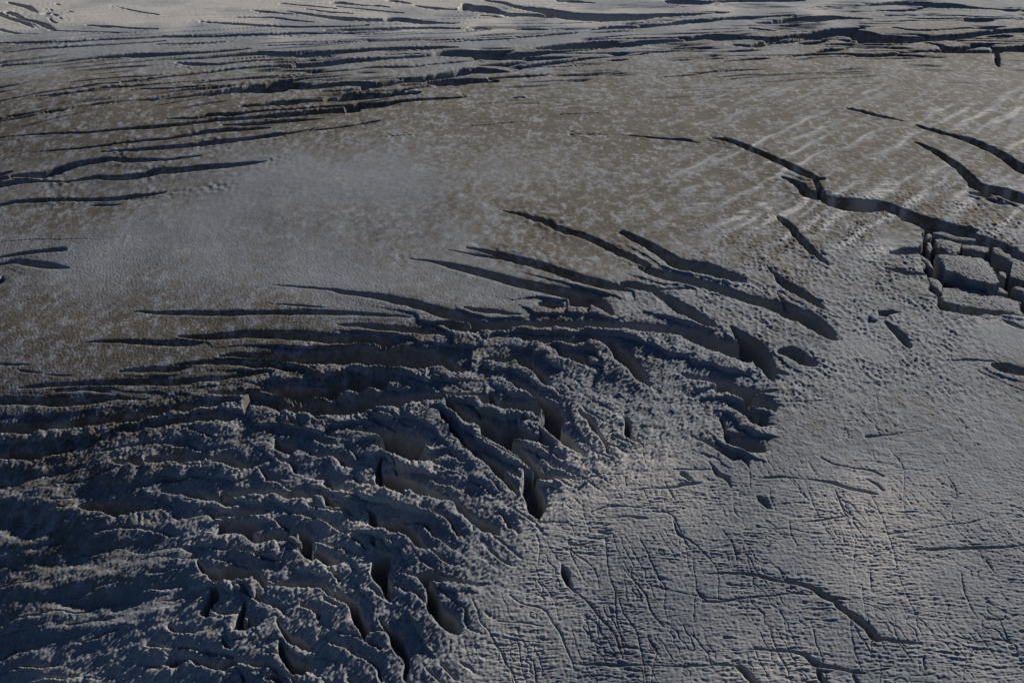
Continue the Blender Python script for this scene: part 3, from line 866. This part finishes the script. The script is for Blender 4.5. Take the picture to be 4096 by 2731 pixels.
ice_thing("ice_block", "long wedge of pitted ice lying across the near end of the rift", "ice block", GR,
          "Z 915,1085 1000,1062 1200,1060 1400,1062 1540,1120 1720,1155 1860,1190 2000,1222 2030,1330 2045,1425 1900,1390 1720,1360 1400,1335 1150,1300 950,1250", -2.8, 24, tilt=(-0.04, -0.02), seed=7, rough=1.1)
ice_thing("ice_block", "round-shouldered block leaning at the left bank beside the long pitted wedge", "ice block", GR,
          "Z 730,905 800,915 885,948 935,1015 930,1085 905,1100 800,1020", -1.0, 22, seed=8, rough=0.6)
ice_thing("ice_block", "narrow curved splinter of ice split off the left bank of the rift", "ice block", GR,
          "Z 615,585 690,630 760,680 800,745 822,792 770,760 690,690 630,640", -0.5, 20, seed=9, rough=0.6)
ice_thing("ice_block", "flat ice shelf at the right picture edge below the platform", "ice block", GR,
          "Z 1915,1045 2000,1035 2090,1060 2330,1120 2330,1300 2200,1240 2060,1120", -3.0, 20, seed=10, rough=0.7)

GS = "ice towers standing in the crevasses of the icefall"
S = lambda label, out, top, drop=16.0, **k: ice_thing("serac", label, "serac", GS, out, top, drop, **k)
S("pale pyramid-faced ice tower beside the widest dark chasm right of centre", "M 1830,365 1900,395 2000,388 2012,430 2025,480 1990,470 1900,430 1850,410", 1.0, 18, seed=11, rough=0.6, flare=0.16)
S("rounded ice knob overhanging a dark hollow above the central ridge", "M 1355,285 1420,270 1510,285 1515,330 1500,350 1440,335 1360,345", 0.6, 14, seed=12, rough=0.7, dome=1.2)
S("smooth slab-sided ice fin at the right end of the long horizontal crevasse", "E 2115,742 2200,738 2280,755 2315,790 2330,815 2280,800 2200,775 2130,765", 1.0, 18, seed=13, rough=0.4)
S("slender ice spire rising from the chasm left of the sunlit ragged tower", "M 850,745 880,730 905,765 935,805 900,810 860,790", 1.5, 18, seed=14, rough=0.9, flare=0.2)
S("bright ragged ice tower glowing at the edge of the blackest chasm", "M 1220,905 1300,915 1355,890 1370,930 1375,985 1415,1040 1370,1050 1300,1000 1250,960", 1.2, 18, seed=15, rough=1.2, flare=0.12)
S("bright lumpy column of ice caught in sun between two ridge crests", "M 640,940 680,945 710,985 735,1040 720,1060 680,1020 650,975", -1.0, 12, seed=16, rough=1.2, dome=1.5)
S("snow-capped flat tower with a dark face above the central hollow", "M 935,445 990,432 1080,430 1160,432 1200,470 1245,508 1150,500 1080,505 1000,490", -0.5, 16, seed=17, rough=0.9)
S("long shaded ice slab tipped beside the pyramid-faced tower", "M 1935,525 2040,520 2150,525 2200,550 2255,580 2180,575 2060,545", -1.0, 16, seed=18, rough=0.5)
S("pointed bright block leaning over the crack under the curved ridge", "F 265,850 300,845 325,880 310,920 280,910", 0.2, 12, seed=19, rough=0.8)
S("low smooth-backed ice fin in the last finger of the right-hand chasms", "F 345,1375 390,1360 440,1378 490,1402 430,1402 380,1395", 0.0, 12, seed=20, rough=0.5)
S("sunlit spike at the corner of the small dark pit among the sun cups", "F 1310,600 1350,575 1365,560 1375,600 1370,632 1330,630", 1.0, 8, seed=21, rough=0.7)
S("humped ice fin with a bright back in the hollow below the chasm fork", "M 90,1305 180,1285 270,1278 345,1295 260,1320 150,1325", -1.5, 14, seed=22, rough=0.7)
S("blunt ice tower above the wide pool of shade left of centre", "K 1290,790 1350,778 1360,815 1450,815 1540,830 1440,840 1330,835", -0.5, 12, seed=23, rough=0.8)
S("square ice cube perched on the shaded ledge left of the ridge fork", "K 1130,930 1205,928 1210,968 1170,975 1125,965", 0.6, 8, seed=24, rough=0.5)
S("sharp triangular serac with a lit right edge in the lower icefall", "K 1000,830 1080,810 1155,780 1190,820 1230,865 1275,890 1180,880 1080,865", 0.8, 16, seed=25, rough=0.9, flare=0.12)
S("bright curved blade of ice at the rim of the left bowl", "D 1608,1195 1625,1180 1630,1225 1650,1265 1640,1275 1615,1240", 0.8, 10, seed=26, rough=0.5)
S("tall ragged pinnacle standing alone in the lower left icefall", "L 1270,450 1300,425 1315,480 1330,550 1310,590 1275,560 1260,500", 2.0, 20, seed=27, rough=1.1, flare=0.18)
S("hooked ice knob on the shaded slope above the striped slab", "L 1600,100 1640,88 1680,115 1725,135 1690,160 1640,125", 0.8, 12, seed=28, rough=0.9)
S("small bright ice cone at the lower left rim of the icefall", "L 750,1150 775,1148 810,1185 800,1210 755,1200", 1.2, 10, seed=29, rough=0.8, flare=0.2)
S("lumpy ice tower in the bottom left beside the dark shadow pocket", "L 1250,1245 1330,1240 1400,1250 1420,1290 1370,1310 1290,1300", 0.8, 14, seed=30, rough=1.2)

GB = "loose lumps of ice fallen in the icefall"
B_ = lambda label, out, top, **k: ice_thing("ice_boulder", label, "ice boulder", GB, out, top, 5.0, **k)
B_("small bright lump of ice on the shaded slope at the lower left", "G 725,95 742,95 742,135 728,135", 0.6, seed=31, rough=0.6)
B_("tiny bright chip of ice in the shadow pocket at the bottom left", "L 990,1135 1015,1140 1012,1158 992,1150", 0.6, seed=32, rough=0.6)
B_("rounded ice boulder beside the foot of the ragged pinnacle", "L 1235,790 1260,788 1265,815 1240,820", 0.6, seed=33, rough=0.6)
B_("small lit lump on the dark wall under the humped fin", "M 1790,1430 1810,1425 1815,1445 1795,1450", 0.6, seed=34, rough=0.6)
B_("bright finger of ice lying in the dark hollow right of the humped fin", "K 1805,765 1830,762 1870,800 1920,812 1915,826 1860,815", 0.5, seed=35, rough=0.5)

RB = "broken rubble lying deep in the rift"
Rb = lambda label, out, top, **k: ice_thing("ice_chunk", label, "ice chunk", RB, out, top, 12.0, **k)
Rb("angular ice chunk in the corner where the rift meets the long crevasse", "Z 715,300 760,285 790,330 770,380 725,370", -5.0, tilt=(0.12, -0.1), seed=41, rough=0.8)
Rb("leaning ice chunk squeezed between the left bank and the crumbled block", "Z 730,420 775,430 800,490 760,540 720,500", -4.0, tilt=(-0.15, 0.1), seed=42, rough=0.9)
Rb("flat ice chunk lying in shade before the left end of the broad pitted block", "Z 850,930 930,920 985,970 940,1010 880,990", -6.0, tilt=(0.05, -0.12), seed=43, rough=0.8)
Rb("tilted ice chunk in the gap right of the broad pitted block", "Z 1730,810 1800,815 1860,890 1820,930 1745,880", -4.0, tilt=(-0.1, -0.1), seed=44, rough=0.9)
Rb("small ice chunk between the crumbled block and the broad pitted block", "Z 1060,570 1130,575 1150,600 1080,598", -3.5, tilt=(0.1, 0.0), seed=45, rough=0.7)
